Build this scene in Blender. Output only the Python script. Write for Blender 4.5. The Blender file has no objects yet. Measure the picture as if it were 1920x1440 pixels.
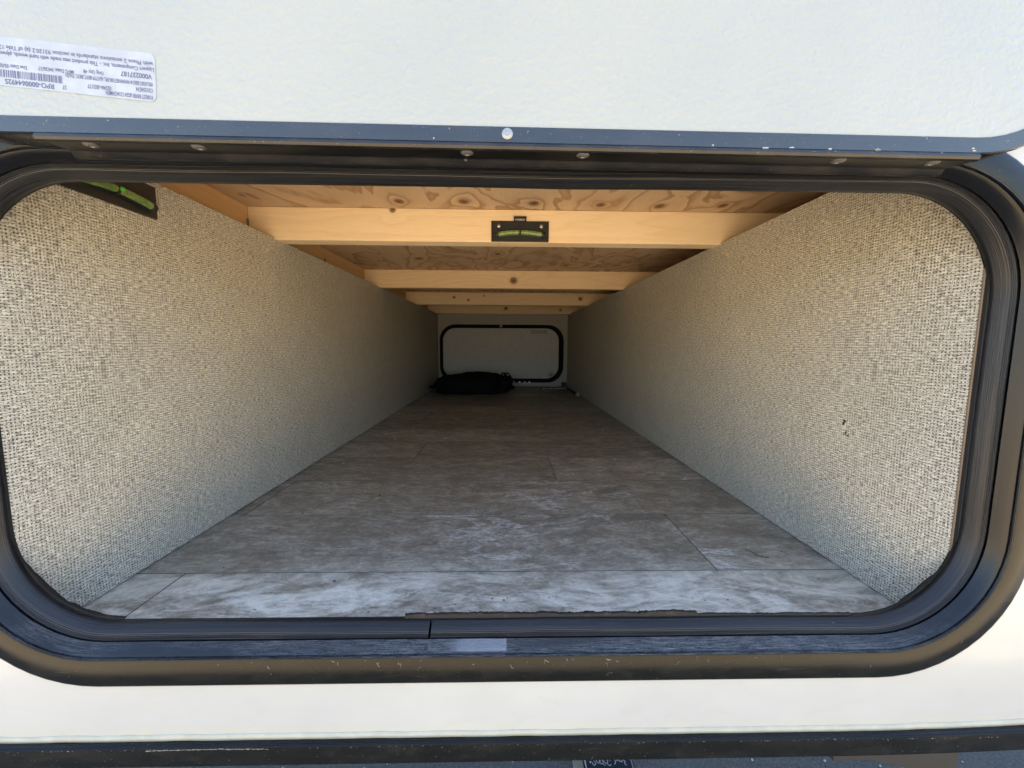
import bpy, bmesh, math, random
from mathutils import Vector, Matrix, noise as mn

# ------------------------------------------------------------------ camera
sc = bpy.context.scene
COL = sc.collection
R = math.radians
CZ = 1.0                      # camera height above the ground (m)
cd = bpy.data.cameras.new('camera')
cd.sensor_fit = 'HORIZONTAL'; cd.sensor_width = 36.0
cd.lens = 36.0 * 730 / 1920
cd.clip_start = 0.01; cd.clip_end = 2000
cam = bpy.data.objects.new('camera', cd); COL.objects.link(cam)
cam.matrix_world = (Matrix.Translation((0, 0, CZ)) @ Matrix.Rotation(R(-1.17), 4, 'Z')
                    @ Matrix.Rotation(R(90 - 5.71), 4, 'X') @ Matrix.Rotation(R(0.33), 4, 'Z'))
sc.camera = cam

# ------------------------------------------------------------------ light
SUN_EL, SUN_AZ = 72.0, 14.0   # sun behind the camper, azimuth from +Y towards +X
w = bpy.data.worlds.new('World'); sc.world = w; w.use_nodes = True
wn = w.node_tree.nodes; wl = w.node_tree.links
bg = wn['Background']
sky = wn.new('ShaderNodeTexSky'); sky.sky_type = 'NISHITA'; sky.sun_disc = False
sky.sun_elevation = R(SUN_EL); sky.sun_rotation = R(SUN_AZ)
sky.air_density = 1.0; sky.dust_density = 1.2; sky.ozone_density = 0.8
wl.new(sky.outputs[0], bg.inputs[0]); bg.inputs[1].default_value = 0.11
sd = bpy.data.lights.new('sun', 'SUN'); sd.energy = 5.0; sd.angle = R(0.5); sd.color = (1, 0.93, 0.82)
sun = bpy.data.objects.new('sun', sd); COL.objects.link(sun)
sdir = Vector((math.sin(R(SUN_AZ)) * math.cos(R(SUN_EL)), math.cos(R(SUN_AZ)) * math.cos(R(SUN_EL)), math.sin(R(SUN_EL))))
sun.rotation_euler = sdir.to_track_quat('Z', 'Y').to_euler()
sun.location = (0, 6, 9)
sc.view_settings.view_transform = 'Standard'; sc.view_settings.look = 'None'
sc.view_settings.exposure = 2.82; sc.view_settings.gamma = 1
sc.view_settings.use_curve_mapping = False
sc.render.engine = 'CYCLES'
sc.cycles.max_bounces = 10; sc.cycles.diffuse_bounces = 3; sc.cycles.glossy_bounces = 4
sc.cycles.use_denoising = True
sc.cycles.sample_clamp_indirect = 8

# ------------------------------------------------------------------ node helper
class G:
    def __init__(s, name):
        s.m = bpy.data.materials.new(name); s.m.use_nodes = True
        s.t = s.m.node_tree; s.p = s.t.nodes['Principled BSDF']
    def n(s, typ, **kw):
        x = s.t.nodes.new(typ)
        for k, v in kw.items(): setattr(x, k, v)
        return x
    def put(s, sock, v):
        if v is None: return
        if hasattr(v, 'links') or isinstance(v, bpy.types.NodeSocket): s.t.links.new(v, sock)
        else: sock.default_value = v
    def math(s, op, a, b=None, c=None, clamp=False):
        x = s.n('ShaderNodeMath', operation=op, use_clamp=clamp)
        for i, v in enumerate((a, b, c)): s.put(x.inputs[i], v)
        return x.outputs[0]
    def mul(s, a, b): return s.math('MULTIPLY', a, b)
    def add(s, a, b): return s.math('ADD', a, b)
    def mix(s, f, a, b, mode='MIX'):
        x = s.n('ShaderNodeMix', data_type='RGBA', blend_type=mode)
        s.put(x.inputs[0], f)
        for i, v in ((6, a), (7, b)):
            if isinstance(v, tuple) and len(v) == 3: v = v + (1,)
            s.put(x.inputs[i], v)
        return x.outputs[2]
    def obj(s): return s.n('ShaderNodeTexCoord').outputs['Object']
    def run(s): return s.n('ShaderNodeTexCoord').outputs['UV']
    def pos(s): return s.n('ShaderNodeNewGeometry').outputs['Position']
    def rnd(s): return s.n('ShaderNodeObjectInfo').outputs['Random']
    def mp(s, v, scale=(1, 1, 1), loc=(0, 0, 0), rot=(0, 0, 0)):
        x = s.n('ShaderNodeMapping'); s.put(x.inputs[0], v)
        x.inputs['Location'].default_value = loc; x.inputs['Rotation'].default_value = rot
        x.inputs['Scale'].default_value = scale
        return x.outputs[0]
    def noise(s, v, scale=1, detail=3, rough=0.5, dist=0):
        x = s.n('ShaderNodeTexNoise'); s.put(x.inputs['Vector'], v)
        x.inputs['Scale'].default_value = scale; x.inputs['Detail'].default_value = detail
        x.inputs['Roughness'].default_value = rough; x.inputs['Distortion'].default_value = dist
        return x.outputs[0]
    def vor(s, v, scale, feature='F1'):
        x = s.n('ShaderNodeTexVoronoi', feature=feature); s.put(x.inputs['Vector'], v)
        x.inputs['Scale'].default_value = scale
        return x.outputs[0]
    def ramp(s, f, stops, interp='LINEAR'):
        x = s.n('ShaderNodeValToRGB'); s.put(x.inputs[0], f); e = x.color_ramp.elements
        x.color_ramp.interpolation = interp
        while len(e) < len(stops): e.new(0.5)
        for i, (p, c) in enumerate(stops):
            if not isinstance(c, tuple): c = (c, c, c)
            e[i].position = p; e[i].color = c + (1,) if len(c) == 3 else c
        return x.outputs[0]
    def step(s, v, lo, hi, a=0.0, b=1.0):
        x = s.n('ShaderNodeMapRange', interpolation_type='SMOOTHSTEP'); s.put(x.inputs[0], v)
        for i, q in ((1, lo), (2, hi), (3, a), (4, b)): x.inputs[i].default_value = q
        return x.outputs[0]
    def xyz(s, v):
        x = s.n('ShaderNodeSeparateXYZ'); s.put(x.inputs[0], v); return x.outputs
    def comb(s, a, b, c=0.0):
        x = s.n('ShaderNodeCombineXYZ')
        for i, v in enumerate((a, b, c)): s.put(x.inputs[i], v)
        return x.outputs[0]
    def vadd(s, a, b):
        x = s.n('ShaderNodeVectorMath', operation='ADD'); s.put(x.inputs[0], a); s.put(x.inputs[1], b)
        return x.outputs[0]
    def bump(s, h, strength=0.3, dist=0.001, prev=None):
        x = s.n('ShaderNodeBump'); x.inputs['Strength'].default_value = strength
        x.inputs['Distance'].default_value = dist; s.put(x.inputs['Height'], h)
        if prev is not None: s.put(x.inputs['Normal'], prev)
        return x.outputs[0]
    def out(s, color=None, rough=0.5, normal=None, **kw):
        if isinstance(color, tuple) and len(color) == 3: color = color + (1,)
        s.put(s.p.inputs['Base Color'], color); s.put(s.p.inputs['Roughness'], rough)
        s.put(s.p.inputs['Normal'], normal)
        for k, v in kw.items(): s.put(s.p.inputs[k.replace('_', ' ')], v)
        return s.m

def simple(name, col, rough=0.5, **kw):
    g = G(name); p = g.obj()
    n = g.noise(p, 90, 3)
    c = g.mix(g.step(n, 0.3, 0.75), tuple(x * 0.86 for x in col), col)
    return g.out(c, rough, g.bump(n, 0.12, 0.0006), **kw)

# ---- white skin of the camper
def mat_siding():
    g = G('white_gelcoat'); p = g.pos()
    big = g.noise(p, 5, 4, 0.6); sp = g.noise(g.mp(p, (1, 1, 1)), 260, 2, 0.7)
    smear = g.noise(g.mp(p, (3, 1, 9)), 6, 5, 0.65, 0.6)
    c = g.mix(g.step(big, 0.35, 0.7), (0.345, 0.358, 0.345), (0.385, 0.395, 0.380))
    c = g.mix(g.mul(g.step(smear, 0.55, 0.75), 0.55), c, (0.33, 0.325, 0.29))
    c = g.mix(g.mul(g.step(sp, 0.735, 0.79), 0.5), c, (0.28, 0.26, 0.22))
    z = g.xyz(p)[2]
    gr = g.mul(g.step(z, CZ - 0.348 + 0.014, CZ - 0.348 + 0.001), g.step(g.noise(p, 60, 4, 0.7), 0.3, 0.62))
    c = g.mix(g.mul(gr, 0.5), c, (0.40, 0.38, 0.27))
    wob = g.noise(p, 30, 2)
    return g.out(c, 0.30, g.bump(wob, 0.5, 0.0010), Coat_Weight=0.7, Coat_Roughness=0.08)
def mat_pebble():
    g = G('pebbled_white_panel'); p = g.obj()
    a = g.noise(g.mp(p, (1, 1, 1.25)), 230, 1.5, 0.4, 0.3); b = g.noise(g.mp(p, (1, 1, 1.4)), 110, 1, 0.4, 0.3)
    h = g.add(g.mul(g.step(a, 0.38, 0.72), 0.8), g.mul(g.step(b, 0.4, 0.7), 0.6))
    sp = g.noise(p, 200, 2, 0.7)
    c = g.mix(g.step(g.noise(p, 7, 3), 0.3, 0.7), (0.258, 0.288, 0.284), (0.280, 0.304, 0.295))
    c = g.mix(g.mul(g.step(sp, 0.80, 0.84), 0.5), c, (0.33, 0.29, 0.25))
    return g.out(c, 0.36, g.bump(h, 0.32, 0.0012))
# ---- black coated metal with dust and scratches
def mat_black(name, base=(0.018, 0.020, 0.021), dust=0.3, rough=0.26, dcol=(0.16, 0.15, 0.13), spec=0.5, coat=0.0):
    g = G(name); p = g.pos()
    d1 = g.noise(g.mp(p, (3, 6, 9)), 8, 5, 0.65, 0.4); d2 = g.noise(p, 420, 2, 0.75); d3 = g.noise(p, 120, 3, 0.7)
    c = g.mix(g.mul(g.step(d1, 0.4, 0.75), dust), base, dcol)
    c = g.mix(g.mul(g.step(d2, 0.68, 0.80), 0.5), c, (0.42, 0.38, 0.32))
    c = g.mix(g.mul(g.step(d3, 0.70, 0.78), 0.25), c, (0.4, 0.38, 0.34))
    sc1 = g.noise(g.mp(p, (14, 60, 700)), 1, 2, 0.5)
    c = g.mix(g.mul(g.step(sc1, 0.74, 0.82), 0.22), c, (0.4, 0.4, 0.4))
    r = g.math('ADD', g.mul(d1, 0.25), rough - 0.1, clamp=True)
    return g.out(c, r, g.bump(g.noise(p, 500, 2), 0.15, 0.0003), Specular_IOR_Level=spec, Coat_Weight=coat)
def mat_rubber():
    g = G('ribbed_rubber'); p = g.pos(); q = g.run()
    st = g.noise(g.mp(q, (7, 1500, 1)), 1, 4, 0.6)
    big = g.noise(g.mp(q, (14, 120, 1)), 1, 4, 0.7)
    c = g.mix(g.step(st, 0.38, 0.66), (0.004, 0.005, 0.006), (0.024, 0.026, 0.030))
    c = g.mix(g.mul(g.step(big, 0.55, 0.78), 0.35), c, (0.055, 0.058, 0.062))
    c = g.mix(g.mul(g.step(g.noise(p, 350, 2, 0.7), 0.70, 0.8), 0.4), c, (0.35, 0.33, 0.30))
    tear = g.step(g.noise(g.mp(q, (55, 420, 1)), 1, 3, 0.7), 0.70, 0.76)
    c = g.mix(g.mul(tear, 0.8), c, (0.006, 0.006, 0.007))
    return g.out(g.mix(0.35, c, (0.003, 0.003, 0.004)), 0.36, Specular_IOR_Level=0.42, normal=g.bump(g.add(st, g.add(g.mul(big, 0.5), g.mul(tear, -1.0))), 0.5, 0.0006))
# ---- the dusty chalked channel
def mat_channel():
    g = G('chalked_channel'); p = g.pos(); q = g.run()
    st = g.noise(g.mp(q, (55, 900, 1)), 1, 6, 0.75, 0.4)
    fi = g.noise(g.mp(q, (380, 1600, 1)), 1, 4, 0.7)
    cl = g.noise(g.mp(p, (6, 30, 30)), 1, 4, 0.6)
    f = g.mul(g.step(g.add(g.mul(st, 0.65), g.mul(fi, 0.35)), 0.42, 0.66), g.step(cl, 0.36, 0.6))
    z = g.xyz(p)[2]
    f = g.mul(f, g.step(z, CZ - 0.23, CZ - 0.262))
    c = g.mix(g.mul(f, 0.7), (0.005, 0.006, 0.008), (0.15, 0.16, 0.17))
    return g.out(c, g.add(g.mul(f, 0.3), 0.25), g.bump(st, 0.3, 0.0004), Specular_IOR_Level=0.35)
# ---- woven wall vinyl
def mat_weave():
    g = G('woven_wall_vinyl'); p = g.pos(); x, y, z = g.xyz(p)
    P = 0.0031
    wob = g.noise(g.comb(y, z), 38, 2); wob2 = g.noise(g.comb(z, y), 45, 2)
    u = g.add(g.mul(y, 1 / P), g.mul(wob, 1.3)); v = g.add(g.mul(z, 1 / P), g.mul(wob2, 1.3))
    cu = g.math('COSINE', g.mul(u, 2 * math.pi)); cv = g.math('COSINE', g.mul(v, 2 * math.pi))
    grid = g.add(cu, cv)
    wn_ = g.n('ShaderNodeTexWhiteNoise', noise_dimensions='2D')
    g.put(wn_.inputs['Vector'], g.comb(g.math('FLOOR', g.add(u, 0.5)), g.math('FLOOR', g.add(v, 0.5))))
    dens = g.noise(g.comb(g.mul(y, 22), g.mul(z, 30)), 1, 3, 0.6)
    size = g.add(g.mul(wn_.outputs[0], 0.8), g.mul(dens, -1.3))
    dots = g.step(g.math('SUBTRACT', grid, g.add(size, 1.22)), 0.0, 0.4)
    sh = g.noise(g.comb(g.mul(y, 150), g.mul(z, 1000)), 1, 4, 0.7)
    sv = g.noise(g.comb(g.mul(y, 1000), g.mul(z, 170)), 1, 4, 0.7)
    patch = g.step(g.noise(g.comb(g.mul(y, 45), g.mul(z, 60)), 1, 2), 0.50, 0.68)
    thr = g.n('ShaderNodeMix', data_type='FLOAT'); g.put(thr.inputs[0], patch); g.put(thr.inputs[2], sh); g.put(thr.inputs[3], sv)
    t = thr.outputs[0]
    c = g.ramp(t, [(0.36, (0.13, 0.112, 0.085)), (0.45, (0.39, 0.362, 0.292)), (0.51, (0.60, 0.575, 0.48)), (0.58, (0.82, 0.80, 0.70))])
    c = g.mix(g.mul(dots, 0.92), c, (0.045, 0.040, 0.032))
    big = g.noise(p, 9, 3)
    c = g.mix(g.step(big, 0.35, 0.7, 0.0, 0.10), c, (0.3, 0.27, 0.21))
    return g.out(c, 0.55, g.bump(g.add(t, g.mul(dots, -0.6)), 0.5, 0.0006), Specular_IOR_Level=0.35)
# ---- wood
def wood(name, grain, light, dark, knots=(), kind='saw', stretch=1.0, face='xy'):
    """knots: list of (a, b, ra, rb) in the face plane; grain runs along 'x' or 'y' (first axis after swizzle)"""
    g = G(name); p = g.pos(); X, Y, Z = g.xyz(p)
    if face == 'xy': a, b = X, Y
    elif face == 'xz': a, b = X, Z
    else: a, b = Y, Z
    if grain == 'b': along, across = b, a
    else: along, across = a, b
    kn = None; ring = None
    for (ka, kb, ra, rb) in knots:
        da = g.mul(g.math('SUBTRACT', a, ka), 1 / ra); db = g.mul(g.math('SUBTRACT', b, kb), 1 / rb)
        d = g.math('SQRT', g.add(g.mul(da, da), g.mul(db, db)))
        kn = d if kn is None else g.math('MINIMUM', kn, d)
    off = g.mul(g.rnd(), 0.0)
    if kind == 'ply':
        f = g.noise(g.comb(g.mul(along, 3.4 * stretch), g.mul(across, 7.0), off), 1, 3, 0.5, 0.7)
        f2 = g.noise(g.comb(g.mul(along, 14), g.mul(across, 42)), 1, 3, 0.6)
        v = g.add(g.mul(f, 6.5), g.mul(f2, 0.55))
    else:
        f = g.noise(g.comb(g.mul(along, 1.5 * stretch), g.mul(across, 14), Y if face == 'xz' else off), 1, 2, 0.5)
        v = g.add(g.mul(f, 11), g.mul(across, 60))
    if kn is not None:
        v = g.add(v, g.mul(g.math('EXPONENT', g.mul(kn, -0.45)), 2.0))
    fr = g.math('FRACT', v)
    t = g.ramp(fr, [(0.0, 0.0), (0.55, 0.22), (0.88, 1.0), (1.0, 0.05)])
    fib = g.noise(g.comb(g.mul(along, 26), g.mul(across, 900)), 1, 3, 0.6)
    blot = g.noise(g.comb(g.mul(along, 3), g.mul(across, 9)), 1, 3)
    c = g.mix(g.mul(t, 0.92 if kind == 'ply' else 0.36), light, dark)
    c = g.mix(g.step(fib, 0.45, 0.8, 0, 0.35), c, tuple(q * 0.7 for q in dark))
    c = g.mix(g.step(blot, 0.4, 0.75, 0, 0.45), c, tuple((q + r) / 2 for q, r in zip(light, dark)))
    if kn is not None:
        c = g.mix(g.step(kn, 2.1, 0.9, 0, 0.55), c, dark)
        kring = g.math('SINE', g.mul(kn, 14))
        kc = g.mix(g.step(kring, -1, 1), (0.10, 0.045, 0.02), (0.20, 0.10, 0.05))
        c = g.mix(g.step(kn, 1.25, 0.70, 0, 0.85), c, kc)
        c = g.mix(g.step(kn, 0.42, 0.2, 0, 0.6), c, (0.03, 0.015, 0.01))
    return g.out(c, 0.6, g.bump(g.add(fib, g.mul(t, 0.3)), 0.25, 0.0005), Specular_IOR_Level=0.3)
# ---- slate-look vinyl plank
def mat_plank():
    g = G('slate_look_vinyl'); rn = g.rnd()
    p = g.vadd(g.pos(), g.comb(g.mul(rn, 37.0), g.mul(rn, 53.0), g.mul(rn, 11.0)))
    q = g.mp(p, (1.0, 1.9, 1))
    warp = g.noise(q, 5, 4, 0.6, 1.2)
    a = g.noise(q, 9, 6, 0.68, 1.1)
    fine = g.noise(g.mp(p, (1, 1.6, 1)), 150, 4, 0.7)
    c = g.ramp(a, [(0.30, (0.25, 0.220, 0.165)), (0.45, (0.42, 0.380, 0.295)), (0.58, (0.585, 0.545, 0.44)), (0.72, (0.74, 0.72, 0.62))])
    c = g.mix(g.step(warp, 0.35, 0.7, 0, 0.45), c, (0.27, 0.235, 0.175))
    vn = g.noise(g.mp(p, (1, 2.6, 1), rot=(0, 0, 0.25)), 5.5, 8, 0.62, 0.8)
    vein = g.step(g.math('ABSOLUTE', g.math('SUBTRACT', vn, 0.5)), 0.026, 0.002)
    vm = g.step(g.noise(q, 4.0, 2), 0.42, 0.62)
    c = g.mix(g.mul(g.mul(vein, vm), 0.9), c, (0.82, 0.82, 0.76))
    v2 = g.noise(g.mp(p, (1, 2.2, 1), rot=(0, 0, -0.3)), 16, 5, 0.7, 1.0)
    vein2 = g.step(g.math('ABSOLUTE', g.math('SUBTRACT', v2, 0.52)), 0.014, 0.001)
    c = g.mix(g.mul(vein2, 0.5), c, (0.07, 0.055, 0.045))
    mid = g.noise(g.mp(p, (1, 2.0, 1)), 42, 6, 0.75, 0.8)
    c = g.mix(g.step(mid, 0.40, 0.62, 0.45, 0.0), c, (0.12, 0.10, 0.08))
    c = g.mix(g.step(mid, 0.57, 0.70, 0.0, 0.6), c, (0.60, 0.585, 0.53))
    c = g.mix(g.step(fine, 0.38, 0.62, 0.35, 0.0), c, (0.09, 0.078, 0.062))
    # pale dirty band just inside the sill, with daylight brightening painted into its colour
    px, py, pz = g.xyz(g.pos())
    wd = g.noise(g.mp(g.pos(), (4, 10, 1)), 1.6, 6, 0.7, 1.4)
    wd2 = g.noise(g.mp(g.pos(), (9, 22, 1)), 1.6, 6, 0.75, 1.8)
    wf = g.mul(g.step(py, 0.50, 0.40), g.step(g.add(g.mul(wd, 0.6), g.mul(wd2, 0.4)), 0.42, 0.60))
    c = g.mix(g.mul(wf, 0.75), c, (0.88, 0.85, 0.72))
    c = g.mix(1.0, c, g.comb(*[g.add(0.80, g.mul(g.math('FRACT', g.mul(rn, 7.31)), 0.36))] * 3), 'MULTIPLY')
    h = g.add(g.mul(fine, 0.5), g.mul(a, 1.0))
    return g.out(c, g.add(g.mul(fine, 0.25), 0.33), g.bump(h, 0.6, 0.0016), Specular_IOR_Level=0.4)
def mat_asphalt():
    g = G('asphalt'); p = g.pos()
    a = g.noise(p, 170, 4, 0.7); b = g.vor(p, 120); cr = g.noise(p, 3, 4)
    c = g.ramp(a, [(0.3, (0.055, 0.055, 0.056)), (0.55, (0.115, 0.115, 0.115)), (0.75, (0.21, 0.21, 0.205))])
    c = g.mix(g.step(b, 0.12, 0.03, 0, 0.5), c, (0.30, 0.29, 0.27))
    c = g.mix(g.step(cr, 0.4, 0.7, 0, 0.3), c, (0.15, 0.145, 0.13))
    # dry tan grit further out from the camper
    x, y, z = g.xyz(p)
    e = g.step(g.add(y, g.mul(g.noise(p, 2.2, 4), 0.5)), -0.05, -0.60)
    tan = g.mix(g.step(g.noise(p, 60, 4, 0.7), 0.35, 0.7), (0.34, 0.255, 0.15), (0.47, 0.36, 0.215))
    c = g.mix(e, c, tan)
    return g.out(c, 0.8, g.bump(g.add(a, g.mul(b, -0.7)), 0.8, 0.004))
def mat_tarry():
    g = G('old_adhesive'); p = g.pos(); a = g.noise(p, 260, 4, 0.75); b = g.noise(p, 90, 3, 0.6)
    c = g.mix(g.step(b, 0.56, 0.70), (0.005, 0.005, 0.005), (0.028, 0.021, 0.017))
    c = g.mix(g.step(a, 0.70, 0.76, 0, 0.6), c, (0.35, 0.32, 0.28))
    return g.out(c, 0.7, g.bump(a, 0.8, 0.001))

M = dict(
    siding=mat_siding(), pebble=mat_pebble(),
    frame=mat_black('bronze_black_metal', (0.0065, 0.0070, 0.0062), 0.06, 0.17, (0.10, 0.098, 0.085), 0.20, 0.0),
    doorframe=mat_black('black_door_edge', (0.010, 0.011, 0.013), 0.05, 0.22, (0.08, 0.085, 0.09), 0.70, 0.0),
    hinge=mat_black('dusty_black_hinge', (0.005, 0.005, 0.005), 0.25, 0.32, (0.07, 0.062, 0.052)),
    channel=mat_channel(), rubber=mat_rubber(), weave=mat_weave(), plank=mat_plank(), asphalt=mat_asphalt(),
    tar=mat_tarry(),
    matte=simple('matte_black', (0.014, 0.014, 0.015), 0.6), plastic=simple('black_plastic', (0.017, 0.018, 0.020), 0.45),
    cloth=simple('black_cloth', (0.010, 0.010, 0.011), 0.95, Specular_IOR_Level=0.1),
    steel=simple('bright_steel', (0.62, 0.62, 0.60), 0.32, Metallic=0.85),
    dull=simple('grey_steel', (0.30, 0.29, 0.27), 0.45, Metallic=0.7),
    white=simple('white_print', (0.72, 0.72, 0.70), 0.5), ink=simple('grey_blue_ink', (0.09, 0.10, 0.20), 0.5),
    paper=simple('white_sticker_paper', (0.31, 0.35, 0.405), 0.42),
    seal_white=simple('yellowed_sealant', (0.33, 0.335, 0.275), 0.5),
    green_l=None, endpaint=simple('grey_white_end_panel', (0.42, 0.42, 0.40), 0.5),
    jute=simple('tan_wood_strip', (0.33, 0.29, 0.22), 0.7), chip=simple('pale_chip', (0.34, 0.34, 0.32), 0.5),
    dirt=simple('dark_crumb', (0.03, 0.025, 0.02), 0.8), dull_white=simple('dull_white', (0.50, 0.50, 0.49), 0.5),
)
def mat_green():
    g = G('green_spirit'); p = g.pos()
    c = g.mix(g.step(g.noise(p, 160, 3), 0.35, 0.7), (0.14, 0.24, 0.07), (0.25, 0.36, 0.12))
    return g.out(c, 0.12, None, Transmission_Weight=0.15, IOR=1.45, Coat_Weight=0.6)
M['green'] = mat_green()
def mat_film():
    g = G('hazy_film'); p = g.pos()
    s = g.noise(g.mp(p, (420, 40, 60)), 1, 4, 0.7); x = g.xyz(p)[0]
    b = g.noise(g.mp(p, (14, 60, 160)), 1, 3, 0.6)
    s2 = g.step(g.add(g.mul(s, g.step(x, -0.06, -0.02)), g.mul(b, 0.55)), 0.33, 0.75)
    fade = g.step(x, -0.145, -0.04)
    al = g.mul(g.mul(s2, 0.40), fade)
    return g.out((0.26, 0.29, 0.34), 0.35, g.bump(s, 0.3, 0.0004), Alpha=al)
M['film'] = mat_film()

# ------------------------------------------------------------------ mesh helpers
def V(x, d, z): return Vector((x, d, z + CZ))
def link(name, bm, m, parent=None, smooth=False, bevel=0, loc=None):
    bmesh.ops.recalc_face_normals(bm, faces=bm.faces)
    me = bpy.data.meshes.new(name); bm.to_mesh(me); bm.free()
    me.materials.append(m)
    for p in me.polygons: p.use_smooth = bool(smooth)
    o = bpy.data.objects.new(name, me); COL.objects.link(o)
    if parent: o.parent = parent
    if bevel:
        b = o.modifiers.new('bevel', 'BEVEL'); b.width = bevel; b.segments = 2; b.limit_method = 'ANGLE'
    if smooth == 'auto':
        me.set_sharp_from_angle(angle=R(32))
    return o
def tag(o, label=None, cat=None, group=None, kind=None):
    if label: o['label'] = label
    if cat: o['category'] = cat
    if group: o['group'] = group
    if kind: o['kind'] = kind
    return o
def empty(name, loc=(0, 0, 0)):
    o = bpy.data.objects.new(name, None); COL.objects.link(o); o.location = loc; o.empty_display_size = 0.05
    bpy.context.view_layer.update()
    return o
def adopt(o, parent):
    o.parent = parent
    o.matrix_parent_inverse = parent.matrix_basis.inverted()
    return o
def box(bm, x0, x1, d0, d1, z0, z1):
    v = [bm.verts.new(V(x, d, z)) for z in (z0, z1) for d in (d0, d1) for x in (x0, x1)]
    for f in ((0, 1, 3, 2), (4, 6, 7, 5), (0, 4, 5, 1), (2, 3, 7, 6), (0, 2, 6, 4), (1, 5, 7, 3)):
        bm.faces.new([v[i] for i in f])
def bxo(name, x0, x1, d0, d1, z0, z1, m, parent=None, bevel=0):
    bm = bmesh.new(); box(bm, x0, x1, d0, d1, z0, z1)
    o = link(name, bm, m, None, False, bevel)
    if parent: adopt(o, parent)
    return o
def rr(x0, x1, z0, z1, r, n=14, start=None):
    """rounded rectangle, counter-clockwise seen from the camera, starting on the bottom edge"""
    if start is None: start = (x0 + x1) / 2
    pts = [(start, z0)]
    def arc(cx, cz, a0):
        for i in range(n + 1):
            a = R(a0 + 90 * i / n); pts.append((cx + r * math.cos(a), cz + r * math.sin(a)))
    def line(xa, za, xb, zb, k):
        for i in range(1, k): pts.append((xa + (xb - xa) * i / k, za + (zb - za) * i / k))
    line(start, z0, x1 - r, z0, 16)
    arc(x1 - r, z0 + r, -90); line(x1, z0 + r, x1, z1 - r, 12)
    arc(x1 - r, z1 - r, 0); line(x1 - r, z1, x0 + r, z1, 30)
    arc(x0 + r, z1 - r, 90); line(x0, z1 - r, x0, z0 + r, 12)
    arc(x0 + r, z0 + r, 180); line(x0 + r, z0, start, z0, 16)
    return pts
def loft(rings, closed=True, cap=False, wrap=False):
    uvl = None
    """rings: lists of Vectors of one length; closed: each ring is a loop; wrap: last ring joins the first"""
    bm = bmesh.new()
    vs = [[bm.verts.new(p) for p in r] for r in rings]
    L = len(rings[0]); nR = len(vs)
    S = [0.0]; T = [0.0]
    for j in range(L): S.append(S[-1] + (rings[0][(j + 1) % L] - rings[0][j]).length)
    for i in range(nR): T.append(T[-1] + (rings[(i + 1) % nR][L // 3] - rings[i][L // 3]).length)
    for i in range(nR if wrap else nR - 1):
        A, B = vs[i], vs[(i + 1) % nR]
        for j in range(L if closed else L - 1):
            k = (j + 1) % L
            f = bm.faces.new((A[j], A[k], B[k], B[j]))
            if uvl is None: uvl = bm.loops.layers.uv.new('run')
            for lp, (a_, b_) in zip(f.loops, ((j, i), (j + 1, i), (j + 1, i + 1), (j, i + 1))):
                lp[uvl].uv = (S[a_], T[b_])
    if cap and not closed and wrap:
        bm.faces.new([v[0] for v in vs]); bm.faces.new([v[-1] for v in reversed(vs)])
    return bm
# aperture rectangle of the hatch (front edge of the seal), metres from the camera
AX0, AX1, AZ0, AZ1, AR = -0.4405, 0.4275, -0.2535, 0.1315, 0.089
ZF = 1.17
def station(d, o, start=-0.0665, wob=0.0, seed=0):
    pts = rr(AX0 - o, AX1 + o, AZ0 - o * ZF, AZ1 + o, AR + o * 1.05, start=start)
    out = []
    for i, (x, z) in enumerate(pts):
        if wob:
            q = mn.noise(Vector((x * 9, z * 9, seed * 7.3))) * wob
            x += q * (1 if x > 0 else -1) * (abs(x) > 0.33); z += q * (abs(z) > 0.08)
        out.append(V(x, d, z))
    return out
def ring(rect, d, n=10):
    return [V(x, d, z) for x, z in rr(*rect, n=n)]

# ------------------------------------------------------------------ ground
bm = bmesh.new()
v = [bm.verts.new((x, y, 0)) for x, y in ((-60, -60), (60, -60), (60, 60), (-60, 60))]
bm.faces.new(v)
ground = link('ground', bm, M['asphalt']); tag(ground, kind='structure')

# ------------------------------------------------------------------ camper body
SY = 0.318                       # outer face of the siding
camper = empty('camper', (0, SY, 0))
tag(camper, 'white camper trailer side wall with an open pass-through storage hatch and raised hatch door', 'camper')
# side wall with the hole for the hatch
bm = bmesh.new()
oz0, oz1 = -0.349, 1.5
def loop(pts):
    vv = [bm.verts.new(p) for p in pts]
    return [bm.edges.new((vv[i], vv[(i + 1) % len(vv)])) for i in range(len(vv))], vv
e1, v1 = loop([V(-3.2, SY, oz0), V(2.2, SY, oz0), V(2.2, SY, oz1), V(-3.2, SY, oz1)])
e2, v2 = loop([V(x, SY, z) for x, z in rr(AX0 - 0.034, AX1 + 0.034, AZ0 - 0.034, AZ1 + 0.034, AR + 0.034)])
bmesh.ops.triangle_fill(bm, edges=e1 + e2, use_beauty=True)
r_ = bmesh.ops.extrude_face_region(bm, geom=list(bm.faces))
bmesh.ops.translate(bm, verts=[g for g in r_['geom'] if isinstance(g, bmesh.types.BMVert)], vec=(0, 0.010, 0))
adopt(link('side_wall', bm, M['siding']), camper)
# rest of the hull: it shades the ground and closes the hold
bxo('roof', -3.2, 2.2, SY, SY + 2.42, 1.5, 1.55, M['siding'], camper)
bxo('far_side_wall', -3.2, 2.2, SY + 2.40, SY + 2.42, -0.349, 1.5, M['siding'], camper)
bxo('rear_wall', -3.2, -3.17, SY + 0.012, SY + 2.40, -0.349, 1.5, M['siding'], camper)
bxo('front_wall', 2.17, 2.2, SY + 0.012, SY + 2.40, -0.349, 1.5, M['siding'], camper)
bxo('underbelly', -3.16, 2.16, SY + 0.02, SY + 2.39, -0.36, -0.345, M['matte'], camper)
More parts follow.
